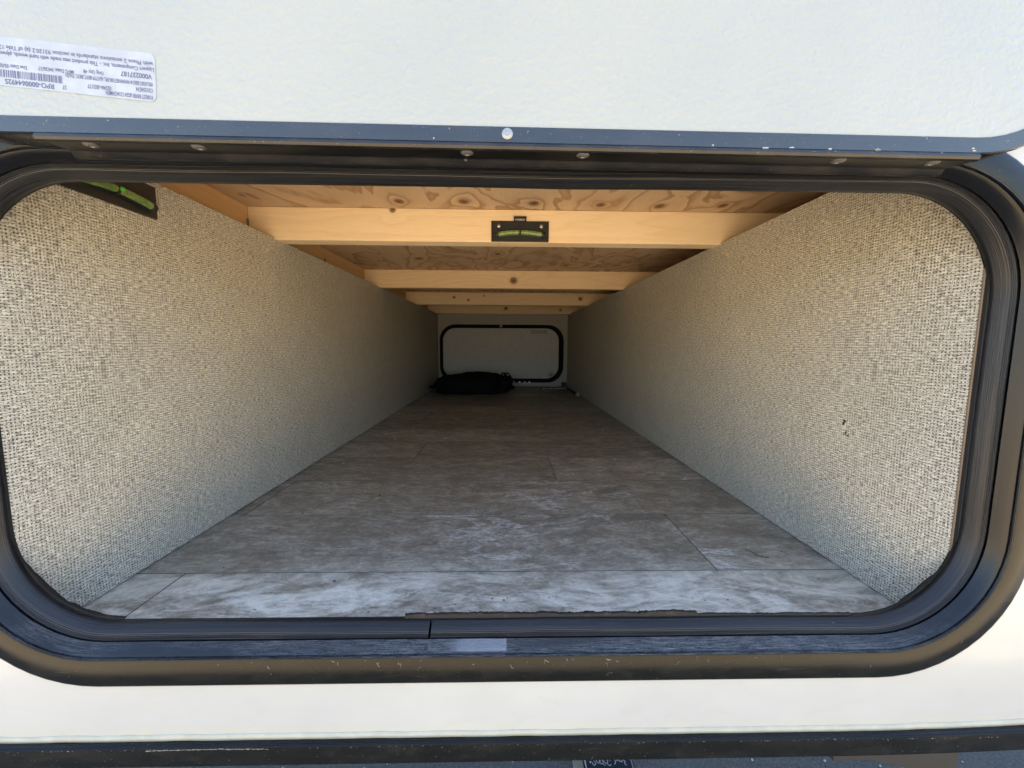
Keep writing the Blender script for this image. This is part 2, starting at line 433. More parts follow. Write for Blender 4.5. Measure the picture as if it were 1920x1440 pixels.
# sealant bead and lower moulding
def strip_x(profile_fn, x0, x1, n, closed=True):
    rings = []
    for i in range(n + 1):
        x = x0 + (x1 - x0) * i / n
        rings.append([V(x, d, z) for d, z in profile_fn(x)])
    bm = loft(rings, closed=closed)
    return bm
def bead(x):
    q = mn.noise(Vector((x * 30, 0, 0))) * 0.0009
    r2 = mn.noise(Vector((x * 90, 3, 0))) * 0.0004
    q += min(0.004, max(0.0, x - 0.30) ** 2 * 0.12)
    return [(SY + 0.001, -0.3440 + q), (SY - 0.0006, -0.3450 + q + r2), (SY - 0.0012, -0.3472 + q), (SY - 0.0017, -0.3496 + q), (SY + 0.001, -0.3500 + q)]
adopt(link('sealant_bead', strip_x(bead, -3.2, 2.2, 700), M['seal_white'], smooth=True), camper)
def mould(x):
    t = max(0.0, x - 0.30)
    up = min(0.004, t * t * 0.12)
    z0, z1 = -0.3703 + up, -0.3497 + up
    d = SY - 0.006
    return [(SY + 0.004, z1), (d + 0.0018, z1), (d + 0.0004, z1 - 0.0007), (d + 0.0010, z1 - 0.0014), (d - 0.0003, z1 - 0.0022),
            (d - 0.0006, (z0 + z1) / 2 - 0.001), (d - 0.0002, z0 + 0.0010), (d + 0.0006, z0), (d + 0.002, z0 - 0.0002), (d + 0.003, z0 + 0.0008), (SY + 0.004, z0 + 0.0012)]
adopt(link('lower_moulding', strip_x(mould, -3.2, 2.2, 180), M['frame'], smooth='auto'), camper)
# chalky scuffs along the top of the moulding
random.seed(5)
bm = bmesh.new()
def flake(bm, c, u, v_, w, h, n=7):
    vs = []
    for i in range(n):
        a = 2 * math.pi * i / n; k = random.uniform(0.55, 1.1)
        vs.append(bm.verts.new(c + u * (math.cos(a) * w * k) + v_ * (math.sin(a) * h * k)))
    f = bm.faces.new(vs)
for i in range(420):
    x = random.uniform(-0.31, -0.205) if i < 300 else random.uniform(-0.45, 0.45)
    zz = -0.3530 + 0.0006 * math.sin((x + 0.31) / 0.105 * math.pi) if i < 300 else -0.3522
    flake(bm, V(x, SY - 0.0068, zz + random.gauss(0, 0.00022)), Vector((1, 0, 0.01)), Vector((0, 0, 1)), random.uniform(0.0002, 0.0013 if i < 300 else 0.0006), random.uniform(0.00008, 0.00028), 6)
o = adopt(link('scuff', bm, M['chip']), camper); tag(o, kind='stuff')
# stabiliser leg seen under the moulding
bm = bmesh.new()
poly = [(0.350, -0.405), (0.3585, -0.4471), (0.395, -0.4466), (0.4525, -0.4590), (0.497, -0.4690), (0.497, -0.405)]
rings = [[V(x, d, z) for x, z in poly] for d in (0.372, 0.412)]
bm = loft(rings)
for k in (0, 1): bm.faces.new([bm.verts[:][k * 6 + j] for j in range(6)])
adopt(link('stabiliser_leg', bm, M['matte'], bevel=0.001), camper)
bxo('chassis_rail', -3.1, 2.1, 0.50, 0.55, -0.46, -0.361, M['matte'], camper)

# hatch frame (part) > channel, rubber seal, old adhesive, film
fp = [(SY + 0.004, .0367), (SY - 0.0020, .0365), (SY - 0.0030, .0355), (SY - 0.0035, .0340), (SY - 0.0037, .0260), (SY - 0.0037, .0160), (SY - 0.0034, .0150), (SY - 0.0030, .0145)]
frame = adopt(link('hatch_frame', loft([station(d, o) for d, o in fp]), M['frame'], smooth='auto'), camper)
cp = [(SY - 0.0028, .0145), (SY - 0.0040, .0141), (SY - 0.0043, .0134), (SY - 0.0032, .0130), (SY - 0.0022, .0136), (SY - 0.0012, .0136), (SY - 0.0004, .0126),
      (SY + 0.0012, .0112), (SY + 0.0056, .0088), (SY + 0.0076, .0076), (SY + 0.0084, .0080), (SY + 0.0094, .0105), (SY + 0.024, .0120), (SY + 0.034, .0120)]
adopt(link('channel', loft([station(d, o) for d, o in cp]), M['channel'], smooth='auto'), frame)
sp = [(SY + 0.0100, .0095), (SY + 0.0092, .0078)]
N = 9
for i in range(N):                                   # ribs
    t = i / (N - 1); d = SY + 0.0096 + 0.0086 * t; o = .0070 - .0062 * t
    bulge = 0.0014 * math.sin(math.pi * t)
    sp += [(d - bulge - 0.00032, o - 0.0001), (d - bulge + 0.00040, o - .0004)]
sp += [(SY + 0.0192, .0001), (SY + 0.0205, -.0004), (SY + 0.0225, -.0003), (SY + 0.0245, .0004), (SY + 0.0262, .0022), (SY + 0.0255, .0070), (SY + 0.018, .0098)]
def seal_rings():
    out = []
    for k, (d, o) in enumerate(sp):
        s_ = station(d, o, wob=0.0011, seed=1)
        # cut: shorten at both ends and let one end sag a little
        s_[0] = s_[0] + Vector((0.0011, 0, 0)); s_[1] = s_[1] + Vector((0.0, 0, 0))
        s_.append(V(-0.0675, d, AZ0 - o * ZF - 0.0006))
        out.append(s_)
    return out
adopt(link('rubber_seal', loft(seal_rings(), closed=False, cap=True, wrap=True), M['rubber'], smooth='auto'), frame)
# inner jamb liner behind the seal
jp = [(SY + 0.0225, .0050), (SY + 0.0235, .0006), (SY + 0.0268, .0010), (SY + 0.0270, .0120)]
adopt(link('jamb_liner', loft([station(d, o) for d, o in jp]), M['matte'], smooth='auto'), frame)
# hazy strip of film on the channel
rings = []
for x in [-0.145 + 0.148 * i / 40 for i in range(41)]:
    rings.append([V(x, SY - 0.0005, AZ0 - .0126 * ZF + 0.0002), V(x, SY + 0.0011, AZ0 - .0112 * ZF + 0.0003),
                  V(x, SY + 0.0055, AZ0 - .0088 * ZF + 0.0003), V(x, SY + 0.0074, AZ0 - .0078 * ZF + 0.0003)])
adopt(link('film_strip', loft(rings, closed=False), M['film']), frame)
# ragged old adhesive along the sill and in the lower left corner
def ragged(pts, wd, ht, seed, dn=Vector((0, 1, 0))):
    rings = []
    n = len(pts)
    for i, (p, k) in enumerate(pts):
        a = 1 + 0.5 * mn.noise(Vector((p.x * 95, p.z * 95, seed))); b = 1 + 0.35 * mn.noise(Vector((p.x * 60, p.z * 60, seed + 5))) + 0.25 * mn.noise(Vector((p.x * 500, p.z * 500, seed + 5)))
        c2 = 1 + 0.7 * mn.noise(Vector((p.x * 220, p.z * 220, seed + 9)))
        up = k
        w_, h_ = wd * a * min(1, k.length), ht * b
        rings.append([p, p + up * h_ * 0.9 - dn * 0.0003, p + up * h_ + dn * w_ * 0.3 * c2, p + up * h_ * 0.8 + dn * w_, p + dn * w_ * 1.1 + dn * 0.0002])
    bm = loft(rings)
    bm.verts.ensure_lookup_table()
    bm.faces.new([bm.verts[j] for j in range(5)]); bm.faces.new([bm.verts[(n - 1) * 5 + j] for j in range(5)])
    return bm
UPZ = Vector((0, 0, 1))
pts = [(V(-0.091 + 0.42 * i / 260, SY + 0.0215, -0.2538), UPZ * (1.0 if i < 170 else 0.6)) for i in range(261)]
adopt(link('old_adhesive', ragged(pts, 0.0035, 0.0054, 3.0), M['tar']), frame)
pts = []
for i in range(90):
    a = R(190 + 82 * i / 89); r2 = AR - 0.001
    cx, cz = AX0 + AR, AZ0 + AR
    p = V(cx + r2 * math.cos(a), SY + 0.0235, cz + r2 * math.sin(a))
    k = Vector((-math.cos(a), 0, -math.sin(a))) * (0.05 + 0.6 * math.sin(math.pi * i / 89) + 0.35 * max(0, (i - 60) / 29))
    pts.append((p, k))
adopt(link('old_adhesive', ragged(pts, 0.006, 0.0034, 8.0), M['tar']), frame)
pts = []
for i in range(50):
    a = R(292 + 40 * i / 49); r2 = AR - 0.001
    cx, cz = AX1 - AR, AZ0 + AR
    p = V(cx + r2 * math.cos(a), SY + 0.0235, cz + r2 * math.sin(a))
    pts.append((p, Vector((-math.cos(a), 0, -math.sin(a))) * (0.02 + 0.6 * math.sin(math.pi * i / 49))))
adopt(link('old_adhesive', ragged(pts, 0.006, 0.0028, 12.0), M['tar']), frame)
# pale fibres stuck along the upper edge of the lower flange
random.seed(11)
bm = bmesh.new()
def fibre(bm, p, ang, L, r_, curl):
    n = 7; prev = None; a = ang; q = p.copy()
    for i in range(n):
        u = Vector((-math.sin(a), 0, math.cos(a))) * r_ * (1 - 0.5 * i / n)
        s_ = [bm.verts.new(q + u), bm.verts.new(q - u + Vector((0, -0.0001, 0)))]
        if prev: bm.faces.new((prev[0], prev[1], s_[1], s_[0]))
        prev = s_; q = q + Vector((math.cos(a), 0, math.sin(a))) * L / n; a += curl * random.uniform(-0.2, 1)
for i in range(34):
    x = random.gauss(0.06, 0.17); z = AZ0 - .0150 * ZF - abs(random.gauss(0, 0.0035))
    if abs(x) > 0.33: continue
    fibre(bm, V(x, SY - 0.0041, z), random.uniform(-2.6, -0.4), random.uniform(0.0015, 0.006), random.uniform(0.00005, 0.00011), random.uniform(-0.8, 0.8))
o = adopt(link('fibre', bm, M['chip']), frame); tag(o, kind='stuff')

# ------------------------------------------------------------------ raised hatch door (part of the camper)
DD = 0.290                        # inner face of the raised door
DX0, DX1, DZ0, DR = -0.450, 0.441, 0.1410, 0.100
def tz(x): return -0.0055 * x      # the door hangs a touch out of level
LEAN = 0.045                      # leans out a little with height
def dstation(d, inset):
    pts = rr(DX0 + inset, DX1 - inset, DZ0 + inset, DZ0 + 0.43 - inset, DR - inset, start=-0.02)
    return [V(x, d - (z - DZ0) * LEAN, z + tz(x)) for x, z in pts]
dp = [(DD + 0.022, 0.002), (DD + 0.004, 0.0), (DD + 0.0010, 0.0004), (DD, 0.0012), (DD, 0.0110), (DD + 0.0006, 0.0116), (DD + 0.0020, 0.0118), (DD + 0.0024, 0.014)]
door = adopt(link('hatch_door', loft([dstation(d, i) for d, i in dp]), M['doorframe'], smooth='auto'), camper)
tag(door, 'raised hatch door showing its white pebbled inner face and black frame')
bm = bmesh.new()
vv = [bm.verts.new(p) for p in dstation(DD + 0.0016, 0.0105)]
bm.faces.new(vv)
bm2 = bm
r_ = bmesh.ops.extrude_face_region(bm, geom=list(bm.faces))
bmesh.ops.translate(bm, verts=[g for g in r_['geom'] if isinstance(g, bmesh.types.BMVert)], vec=(0, 0.018, 0))
adopt(link('inner_panel', bm, M['pebble']), door)
# long hinge: curled lip, riveted leaf, bead
HX0, HX1 = -0.322, 0.3415
def hinge_profile(x):
    return [(DD - 0.0006, DZ0 + 0.0006), (DD - 0.0022, DZ0 - 0.0008), (DD - 0.0026, DZ0 - 0.0026), (DD - 0.0016, DZ0 - 0.0042), (DD + 0.0002, DZ0 - 0.0048), (DD + 0.0012, DZ0 - 0.0040),
            (DD + 0.0020, DZ0 - 0.0030), (DD + 0.0200, DZ0 - 0.0012), (DD + 0.0212, DZ0 - 0.0020), (DD + 0.0228, DZ0 - 0.0042), (DD + 0.0250, DZ0 - 0.0052), (DD + 0.0272, DZ0 - 0.0044),
            (DD + 0.0280, DZ0 - 0.0030), (DD + 0.0285, DZ0 + 0.0010), (DD + 0.0230, DZ0 + 0.0020), (DD + 0.010, DZ0 + 0.0015)]
rings = [[V(x, d, z + tz(x)) for d, z in hinge_profile(x)] for x in [HX0 + (HX1 - HX0) * i / 40 for i in range(41)]]
bm = loft(rings)
bm.verts.ensure_lookup_table(); L = len(rings[0])
bm.faces.new([bm.verts[j] for j in range(L)]); bm.faces.new([bm.verts[40 * L + j] for j in range(L)])
hinge = adopt(link('hinge', bm, M['hinge'], smooth='auto'), camper)
# lower lip of the door edge continuing past the hinge
rings = []
for i in range(81):
    s_ = dstation(DD, 0)
def rivet(name, c, nrm, r_, parent, m):
    bm = bmesh.new()
    u = nrm.orthogonal().normalized(); v_ = nrm.cross(u)
    prof = [(1.0, 0.0), (1.0, 0.12), (0.86, 0.30), (0.55, 0.42), (0.42, 0.42), (0.34, 0.28), (0.22, 0.26)]
    n = 20; rings = []
    for k, h in prof:
        rings.append([c + (u * math.cos(2 * math.pi * j / n) + v_ * math.sin(2 * math.pi * j / n)) * r_ * k + nrm * h * r_ * 0.8 for j in range(n)])
    bm = loft(rings); bm.verts.ensure_lookup_table()
    bm.faces.new([bm.verts[(len(prof) - 1) * n + j] for j in range(n)])
    return adopt(link(name, bm, m, parent=None, smooth='auto'), parent)
for x in (-0.2945, -0.2190, -0.0275, 0.0570, 0.2470, 0.3180):
    rivet('rivet', V(x, DD + 0.0085, DZ0 - 0.0022 + tz(x)), Vector((0, 0.10, -1)).normalized(), 0.0046, hinge, M['dull'])
rv = rivet('rivet', V(0.0016, DD - 0.0003, DZ0 + 0.0066), Vector((0, -1, 0)), 0.0039, door, simple('zinc_rivet', (0.30, 0.31, 0.31), 0.4, Metallic=0.5))
# paint chips on the door edge
random.seed(3)
bm = bmesh.new()
for (x, z, w_) in ((0.148, .0022, .0011), (0.186, .0012, .0030), (0.205, .0018, .0022), (0.233, .0014, .0015), (0.268, .0016, .0022), (0.268, .0020, .0009), (0.338, .0040, .0013), (0.339, .0024, .0016), (0.339, .0100, .0020), (-0.05, .0028, .0006), (-0.27, .009, .0005), (0.30, .0112, .001), (0.22, .0113, .0009)):
    flake(bm, V(x, DD - 0.0002, DZ0 + z + tz(x)), Vector((1, 0, 0.05)), Vector((0, 0, 1)), w_, 0.0006, 9)
for i in range(60):
    flake(bm, V(random.uniform(-0.34, 0.33), DD - 0.0027, DZ0 - random.uniform(0.0020, 0.0030)), Vector((1, 0, 0.1)), Vector((0, 0, 1)), random.uniform(.0001, .0004), random.uniform(.0001, .0003), 5)
o = adopt(link('paint_chip', bm, M['chip']), door); tag(o, kind='stuff')

# ---- sticker printed upside down on the inner panel
def text_mesh(s, size, cond=1.0, bold=0.0):
    cu = bpy.data.curves.new('printing', 'FONT'); cu.body = s; cu.size = size; cu.space_character = 0.98
    cu.offset = bold; cu.resolution_u = 2
    to = bpy.data.objects.new('printing', cu); COL.objects.link(to)
    bpy.context.view_layer.update()
    me = bpy.data.meshes.new_from_object(to.evaluated_get(bpy.context.evaluated_depsgraph_get()))
    bpy.data.objects.remove(to); bpy.data.curves.remove(cu)
    wd = max((v.co.x for v in me.vertices), default=1)
    return me, wd
PX = 0.290 / 730                 # metres per photo pixel on the door plane (for sizes only)
SO = V(-0.2396, DD + 0.0016 - (0.1645 - tz(-0.2396) - DZ0) * LEAN - 0.0004, 0.1645)    # lower right corner of the sticker
tilt = R(180 - 5.0)
U = Vector((math.cos(tilt), 0, math.sin(tilt)))       # reading direction
W = Vector((math.sin(tilt), 0, -math.cos(tilt)))       # towards the sticker's own bottom (up in the photo)
W = Vector((-U.z, 0, U.x)) * -1
W = W if W.z > 0 else -W
W = (W + Vector((0, -LEAN * W.z, 0))).normalized()
U = Vector((U.x, -LEAN * (U.z - tz(1) * U.x), U.z)).normalized()
def put_text(bm, s, u, v_, h, width=None, bold=0.0):
    """baseline start u (mm along), v_ (mm from the sticker's own top), cap height h, width in mm"""
    me, wd = text_mesh(s, 1.0, bold=bold)
    u, v_, h = u * 0.9, v_ * 0.9, h * 0.9; width = width * 0.9
    k = h / 0.70; kx = (width / wd) if width else k
    base = len(bm.verts)
    vs = [bm.verts.new(SO + U * (u + v.co.x * kx) / 1000 + W * (v_ + h - v.co.y * k) / 1000 + Vector((0, -0.00012, 0))) for v in me.vertices]
    for p in me.polygons:
        try: bm.faces.new([vs[i] for i in p.vertices])
        except ValueError: pass
    bpy.data.meshes.remove(me)
SL, SH = 172.0, 30.2
bm = bmesh.new()
pp = rr(0, SL / 1000, 0, SH / 1000, 0.004, n=5)
bm.faces.new([bm.verts.new(SO + U * a + W * b + Vector((0, 0.00005, 0))) for a, b in pp])
r_ = bmesh.ops.extrude_face_region(bm, geom=list(bm.faces))
bmesh.ops.translate(bm, verts=[g for g in r_['geom'] if isinstance(g, bmesh.types.BMVert)], vec=(0, 0.00033, 0))
adopt(link('sticker', bm, M['paper']), door)
bm = bmesh.new()
B = 0.012
put_text(bm, 'FOREST RIVER #224 COACHMEN', 2.2, 1.4, 2.9, 35, B)
put_text(bm, 'C01254574', 2.2, 6.3, 2.9, 12.5, B)
put_text(bm, '0224A-002177', 33, 4.6, 2.9, 17.5, B)
put_text(bm, '27', 66, 1.9, 2.7, 3, B)
put_text(bm, 'RPO-0000644925', 75, 1.2, 3.5, 36, 0.02)
put_text(bm, '09LUG07-30X14-WHWHIE7100-SPL-16/17YP-BKFC-BKFC-TH-EH', 2.2, 10.6, 2.8, 64, B)
put_text(bm, 'V000237187', 2.6, 15.6, 3.4, 23, 0.02)
put_text(bm, 'Orig Qty: 48', 38, 14.6, 2.6, 15, B)
put_text(bm, 'MFG Date: 04/26/17', 60, 13.2, 2.6, 26, B)
put_text(bm, 'Due Date: 05/03/17', 94, 12.4, 2.6, 24, B)
put_text(bm, 'Lippert Components, Inc. - This product was made with hard woods, plywood, OSB, or overlay material in compliance', 0.8, 20.6, 2.9, 176, B)
put_text(bm, 'with Phase 2 emissions standards in section 93120.2 (a) of Title 17 of the California Code of Regulations', 1.4, 24.8, 2.9, 176, B)
random.seed(8)
u = 69.0
while u < 122:
    wb = random.choice((0.35, 0.35, 0.7, 1.1))
    q = [SO + U * a / 1000 + W * b / 1000 + Vector((0, -0.00012, 0)) for a, b in ((u * .9, 5.9 * .9), ((u + wb) * .9, 5.3), ((u + wb) * .9, 9.9), (u * .9, 9.9))]
    bm.faces.new([bm.verts.new(p) for p in q]); u += wb + random.choice((0.35, 0.6, 0.9))
adopt(link('sticker_printing', bm, M['ink']), door)

# ------------------------------------------------------------------ the hold: floor, walls, ceiling
WL, WR, FZ, WT, CT, NY, FY = -0.4405, 0.4240, -0.277, 0.201, 0.2600, 0.345, 2.62
fl = bxo('floor', WL - 0.05, WR + 0.05, SY + 0.012, FY + 0.06, FZ - 0.03, FZ - 0.0035, M['matte']); tag(fl, kind='structure')
rows = [0.2915 + 0.1620 * i for i in range(16)]
joints = {0: [-0.384], 1: [0.266], 2: [-0.42], 3: [0.110], 4: [-0.218], 5: [0.33], 6: [0.141], 7: [-0.30], 8: [0.02], 9: [0.28], 10: [-0.15], 11: [0.20], 12: [-0.33], 13: [0.05], 14: [0.3]}
SEAM = simple('seam_dirt', (0.10, 0.088, 0.070), 0.85)
def plank(x0, x1, d0, d1):
    g_ = 0.00030; c = 0.00040
    bm = bmesh.new()
    z0, z1 = FZ - 0.0035, FZ
    lo = [V(x, d, z0) for x, d in ((x0 + g_, d0 + g_), (x1 - g_, d0 + g_), (x1 - g_, d1 - g_), (x0 + g_, d1 - g_))]
    mid = [p + Vector((0, 0, 0.0035 - c)) for p in lo]
    hi = [V(x, d, z1) for x, d in ((x0 + g_ + c, d0 + g_ + c), (x1 - g_ - c, d0 + g_ + c), (x1 - g_ - c, d1 - g_ - c), (x0 + g_ + c, d1 - g_ - c))]
    A = [[bm.verts.new(p) for p in r] for r in (lo, mid, hi)]
    for k in (0, 1):
        for j in range(4): bm.faces.new((A[k][j], A[k][(j + 1) % 4], A[k + 1][(j + 1) % 4], A[k + 1][j]))
    bm.faces.new(A[2])
    bm.normal_update()
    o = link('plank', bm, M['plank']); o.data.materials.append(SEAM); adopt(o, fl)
    for p in o.data.polygons:
        if p.normal.z < 0.98: p.material_index = 1
for i, d0 in enumerate(rows[:-1]):
    d1 = min(rows[i + 1], FY); d0 = max(d0, SY + 0.012)
    xs = [WL - 0.004] + joints.get(i, []) + [WR + 0.004]
    for a, b in zip(xs[:-1], xs[1:]): plank(a, b, d0, d1)
# side walls: panels with a bare edge
def wall(name, xin, xout, slope=0.0):
    o = bxo(name, min(xin, xout), max(xin, xout), NY, FY, FZ + 0.0016, WT, M['weave'])
    tag(o, kind='structure'); return o
wl_ = wall('wall_left', WL, WL - 0.004); wr_ = wall('wall_right', WR, WR + 0.004)
pine = dict(light=(0.74, 0.54, 0.32), dark=(0.52, 0.32, 0.15))
wp = wood('pine_edge', 'a', face='yz', **pine)
for nm, x, s_ in (('wall_left', WL, -1), ('wall_right', WR, 1)):
    par = wl_ if s_ < 0 else wr_
    bxo('backing_board', min(x + s_ * 0.0045, x + s_ * 0.022), max(x + s_ * 0.0045, x + s_ * 0.022), NY + 0.004, FY, FZ - 0.003, WT - 0.0015, wp, par)
    if s_ > 0: bxo('bare_edge', x, x + 0.0014, NY - 0.0015, NY - 0.0003, FZ + 0.001, WT - 0.001, simple('brown_edge', (0.20, 0.15, 0.10), 0.8), par)
    if s_ > 0: bxo('edge_gasket', x + 0.0014, x + 0.010, NY - 0.0045, NY - 0.0016, -0.20, 0.10, M['matte'], par)
# marks on the right wall
bm = bmesh.new(); random.seed(2)
for (d, z, w_, h_) in ((0.469, -0.0915, .0022, .0022), (0.4700, -0.0950, .0019, .0026), (0.4655, -0.1060, .0016, .0034), (0.4625, -0.1085, .0022, .0014)):
    flake(bm, Vector((WR - 0.0004, d, z + CZ)), Vector((0, 1, 0)), Vector((0, 0, 1)), w_, h_, 8)
o = adopt(link('dark_mark', bm, M['dirt']), wr_); tag(o, kind='stuff')
# ceiling
ceil = empty('ceiling', V(0, 1.5, CT)); tag(ceil, kind='structure')
knots_ply = [(x, d, 0.0085, 0.011) for x, d in ((-0.193, 0.745), (-0.075, 0.742), (0.054, 0.746), (0.178, 0.75), (0.289, 0.752), (0.405, 0.745), (0.30, 0.655), (-0.02, 1.15), (-0.26, 1.22), (0.2, 1.30))]
ply = wood('rotary_cut_plywood', 'b', (0.68, 0.50, 0.325), (0.36, 0.205, 0.110), knots_ply, 'ply', face='xy')
bxo('plywood_sheet', -0.60, 0.60, SY + 0.012, FY + 0.06, CT, CT + 0.012, ply, ceil)
jd = [(0.780, []), (1.400, [(0.032, 0.226, 0.013, 0.012)]), (1.975, [(-0.25, .235, .006, .007), (-0.18, .222, .006, .006), (-0.1, .243, .004, .004), (0.38, .232, .010, .009)]),
      (2.525, [(0.01, .233, .012, .010), (0.36, .225, .008, .008)])]
for i, (d, kn) in enumerate(jd):
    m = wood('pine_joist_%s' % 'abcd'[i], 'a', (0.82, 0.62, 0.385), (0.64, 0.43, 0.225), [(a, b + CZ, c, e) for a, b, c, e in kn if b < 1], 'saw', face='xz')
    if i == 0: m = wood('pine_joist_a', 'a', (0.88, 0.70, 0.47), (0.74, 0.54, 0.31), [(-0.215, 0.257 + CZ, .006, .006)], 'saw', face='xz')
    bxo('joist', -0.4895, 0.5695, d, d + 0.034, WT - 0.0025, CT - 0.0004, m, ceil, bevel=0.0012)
wr2 = wood('pine_rail', 'a', (0.66, 0.43, 0.22), (0.48, 0.28, 0.13), [], 'saw', face='yz')
bxo('side_rail', -0.510, -0.490, SY + 0.014, FY + 0.02, WT - 0.01, CT - 0.0004, wr2, ceil)
bxo('side_rail', 0.570, 0.590, SY + 0.014, FY + 0.02, WT - 0.01, CT - 0.0004, wr2, ceil)
# nails by the first joist and on the rail
nb = bmesh.new(); box(nb, -0.4898, -0.4870, 0.7760, 0.7790, 0.222, 0.236); adopt(link('staple', nb, M['dull']), ceil)
nb = bmesh.new(); box(nb, -0.4900, -0.4880, 1.098, 1.101, 0.205, 0.232); adopt(link('staple', nb, M['matte']), ceil)
# closing boards behind the gaps beside the walls
for x0, x1 in ((WL - 0.15, WL - 0.045), (WR + 0.045, WR + 0.17)):
    bxo('cavity_board', x0, x1, SY + 0.014, FY + 0.02, FZ - 0.03, FZ - 0.02, M['matte'], ceil)
bxo('cavity_board', -0.475, -0.4705, SY + 0.030, FY, FZ - 0.02, WT - 0.012, M['matte'], ceil)
bxo('cavity_board', 0.600, 0.604, SY + 0.014, FY, FZ - 0.02, CT + 0.01, M['matte'], ceil)
bxo('cavity_board', -0.604, -0.600, SY + 0.014, FY, FZ - 0.02, CT + 0.01, M['matte'], ceil)
bxo('cavity_board', WR + 0.03, 0.600, SY + 0.030, FY, WT - 0.03, WT - 0.02, M['matte'], ceil)
# header across the front above the hatch
bxo('header_board', -0.60, 0.60, SY + 0.012, SY + 0.030, 0.150, CT - 0.001, M['matte'], ceil)
# end wall and the closed hatch at the far side
ew = bxo('wall_back', WL - 0.05, WR + 0.20, FY, FY + 0.012, FZ - 0.02, CT, simple('far_end_panel', (0.40, 0.38, 0.33), 0.6)); tag(ew, kind='structure')
O, I = (-0.4275, 0.396, -0.2500, 0.134, 0.105), (-0.4080, 0.366, -0.2245, 0.1115, 0.085)
fr_ = adopt(link('far_hatch_frame', loft([ring(O, FY - 0.001), ring(O, FY - 0.016), ring(I, FY - 0.018), ring(I, FY - 0.002)]), M['cloth'], smooth='auto'), ew)
bm = bmesh.new(); bm.faces.new([bm.verts.new(p) for p in ring((I[0] + .001, I[1] - .001, I[2] + .001, I[3] - .001, I[4]), FY - 0.004)])
fd = adopt(link('far_hatch_door', bm, M['dull_white']), ew); tag(fd, 'closed white hatch door at the dark far end of the hold')
bxo('door_label', 0.178, 0.288, FY - 0.0052, FY - 0.0045, 0.077, 0.099, M['chip'], fd)
for x in (0.237, 0.256):
    bm = bmesh.new(); bmesh.ops.create_uvsphere(bm, u_segments=10, v_segments=6, radius=0.0065, matrix=Matrix.Translation(V(x, FY - 0.008, -0.2135)))
    adopt(link('latch_pin', bm, M['steel'], smooth=True), fd)
bm = loft([[V(0.315 + 0.020 * k * math.cos(2 * math.pi * j / 24), FY - 0.0062, -0.199 + 0.020 * k * math.sin(2 * math.pi * j / 24)) for j in range(24)] for k in (1, 0.88)])
adopt(link('round_emblem', bm, M['matte']), fd)
bm = bmesh.new()
for a in (0.4, 1.9):
    u_ = Vector((math.cos(a), 0, math.sin(a))); n_ = Vector((-u_.z, 0, u_.x)); c_ = V(0.315, FY - 0.0064, -0.199)
    bm.faces.new([bm.verts.new(c_ + u_ * s_ * 0.013 + n_ * t_ * 0.0022) for s_, t_ in ((-1, -1), (1, -1), (1, 1), (-1, 1))])
adopt(link('emblem_stroke', bm, M['matte']), fd)
bxo('catch', -0.030, -0.014, FY - 0.024, FY - 0.0185, 0.117, 0.131, M['chip'], fr_)
for x in (0.06, 0.10, 0.135, 0.165):
    bxo('screw_head', x, x + 0.008, FY - 0.0205, FY - 0.0185, -0.248, -0.243, M['steel'], fr_)

# ------------------------------------------------------------------ bubble levels
def rot_tube(bm, path, r_, n=10, caps=True):
    prev = None; L_ = len(path); rings = []
    for i, p in enumerate(path):
        t = (path[min(i + 1, L_ - 1)] - path[max(i - 1, 0)]).normalized()
        u_ = t.cross(Vector((0.03, 1, 0.02)) if abs(t.y) < 0.9 else Vector((1, 0, 0))).normalized(); v_ = t.cross(u_)
        rings.append([bm.verts.new(p + (u_ * math.cos(2 * math.pi * j / n) + v_ * math.sin(2 * math.pi * j / n)) * r_) for j in range(n)])
    for A, B_ in zip(rings[:-1], rings[1:]):
        for j in range(n): bm.faces.new((A[j], A[(j + 1) % n], B_[(j + 1) % n], B_[j]))
    if caps: bm.faces.new(rings[0]); bm.faces.new(rings[-1])
def bl(bm, x0, x1, y0, y1, z0, z1):
    v = [bm.verts.new((x, y, z)) for z in (z0, z1) for y in (y0, y1) for x in (x0, x1)]
    for f in ((0, 1, 3, 2), (4, 6, 7, 5), (0, 4, 5, 1), (2, 3, 7, 6), (0, 2, 6, 4), (1, 5, 7, 3)): bm.faces.new([v[i] for i in f])
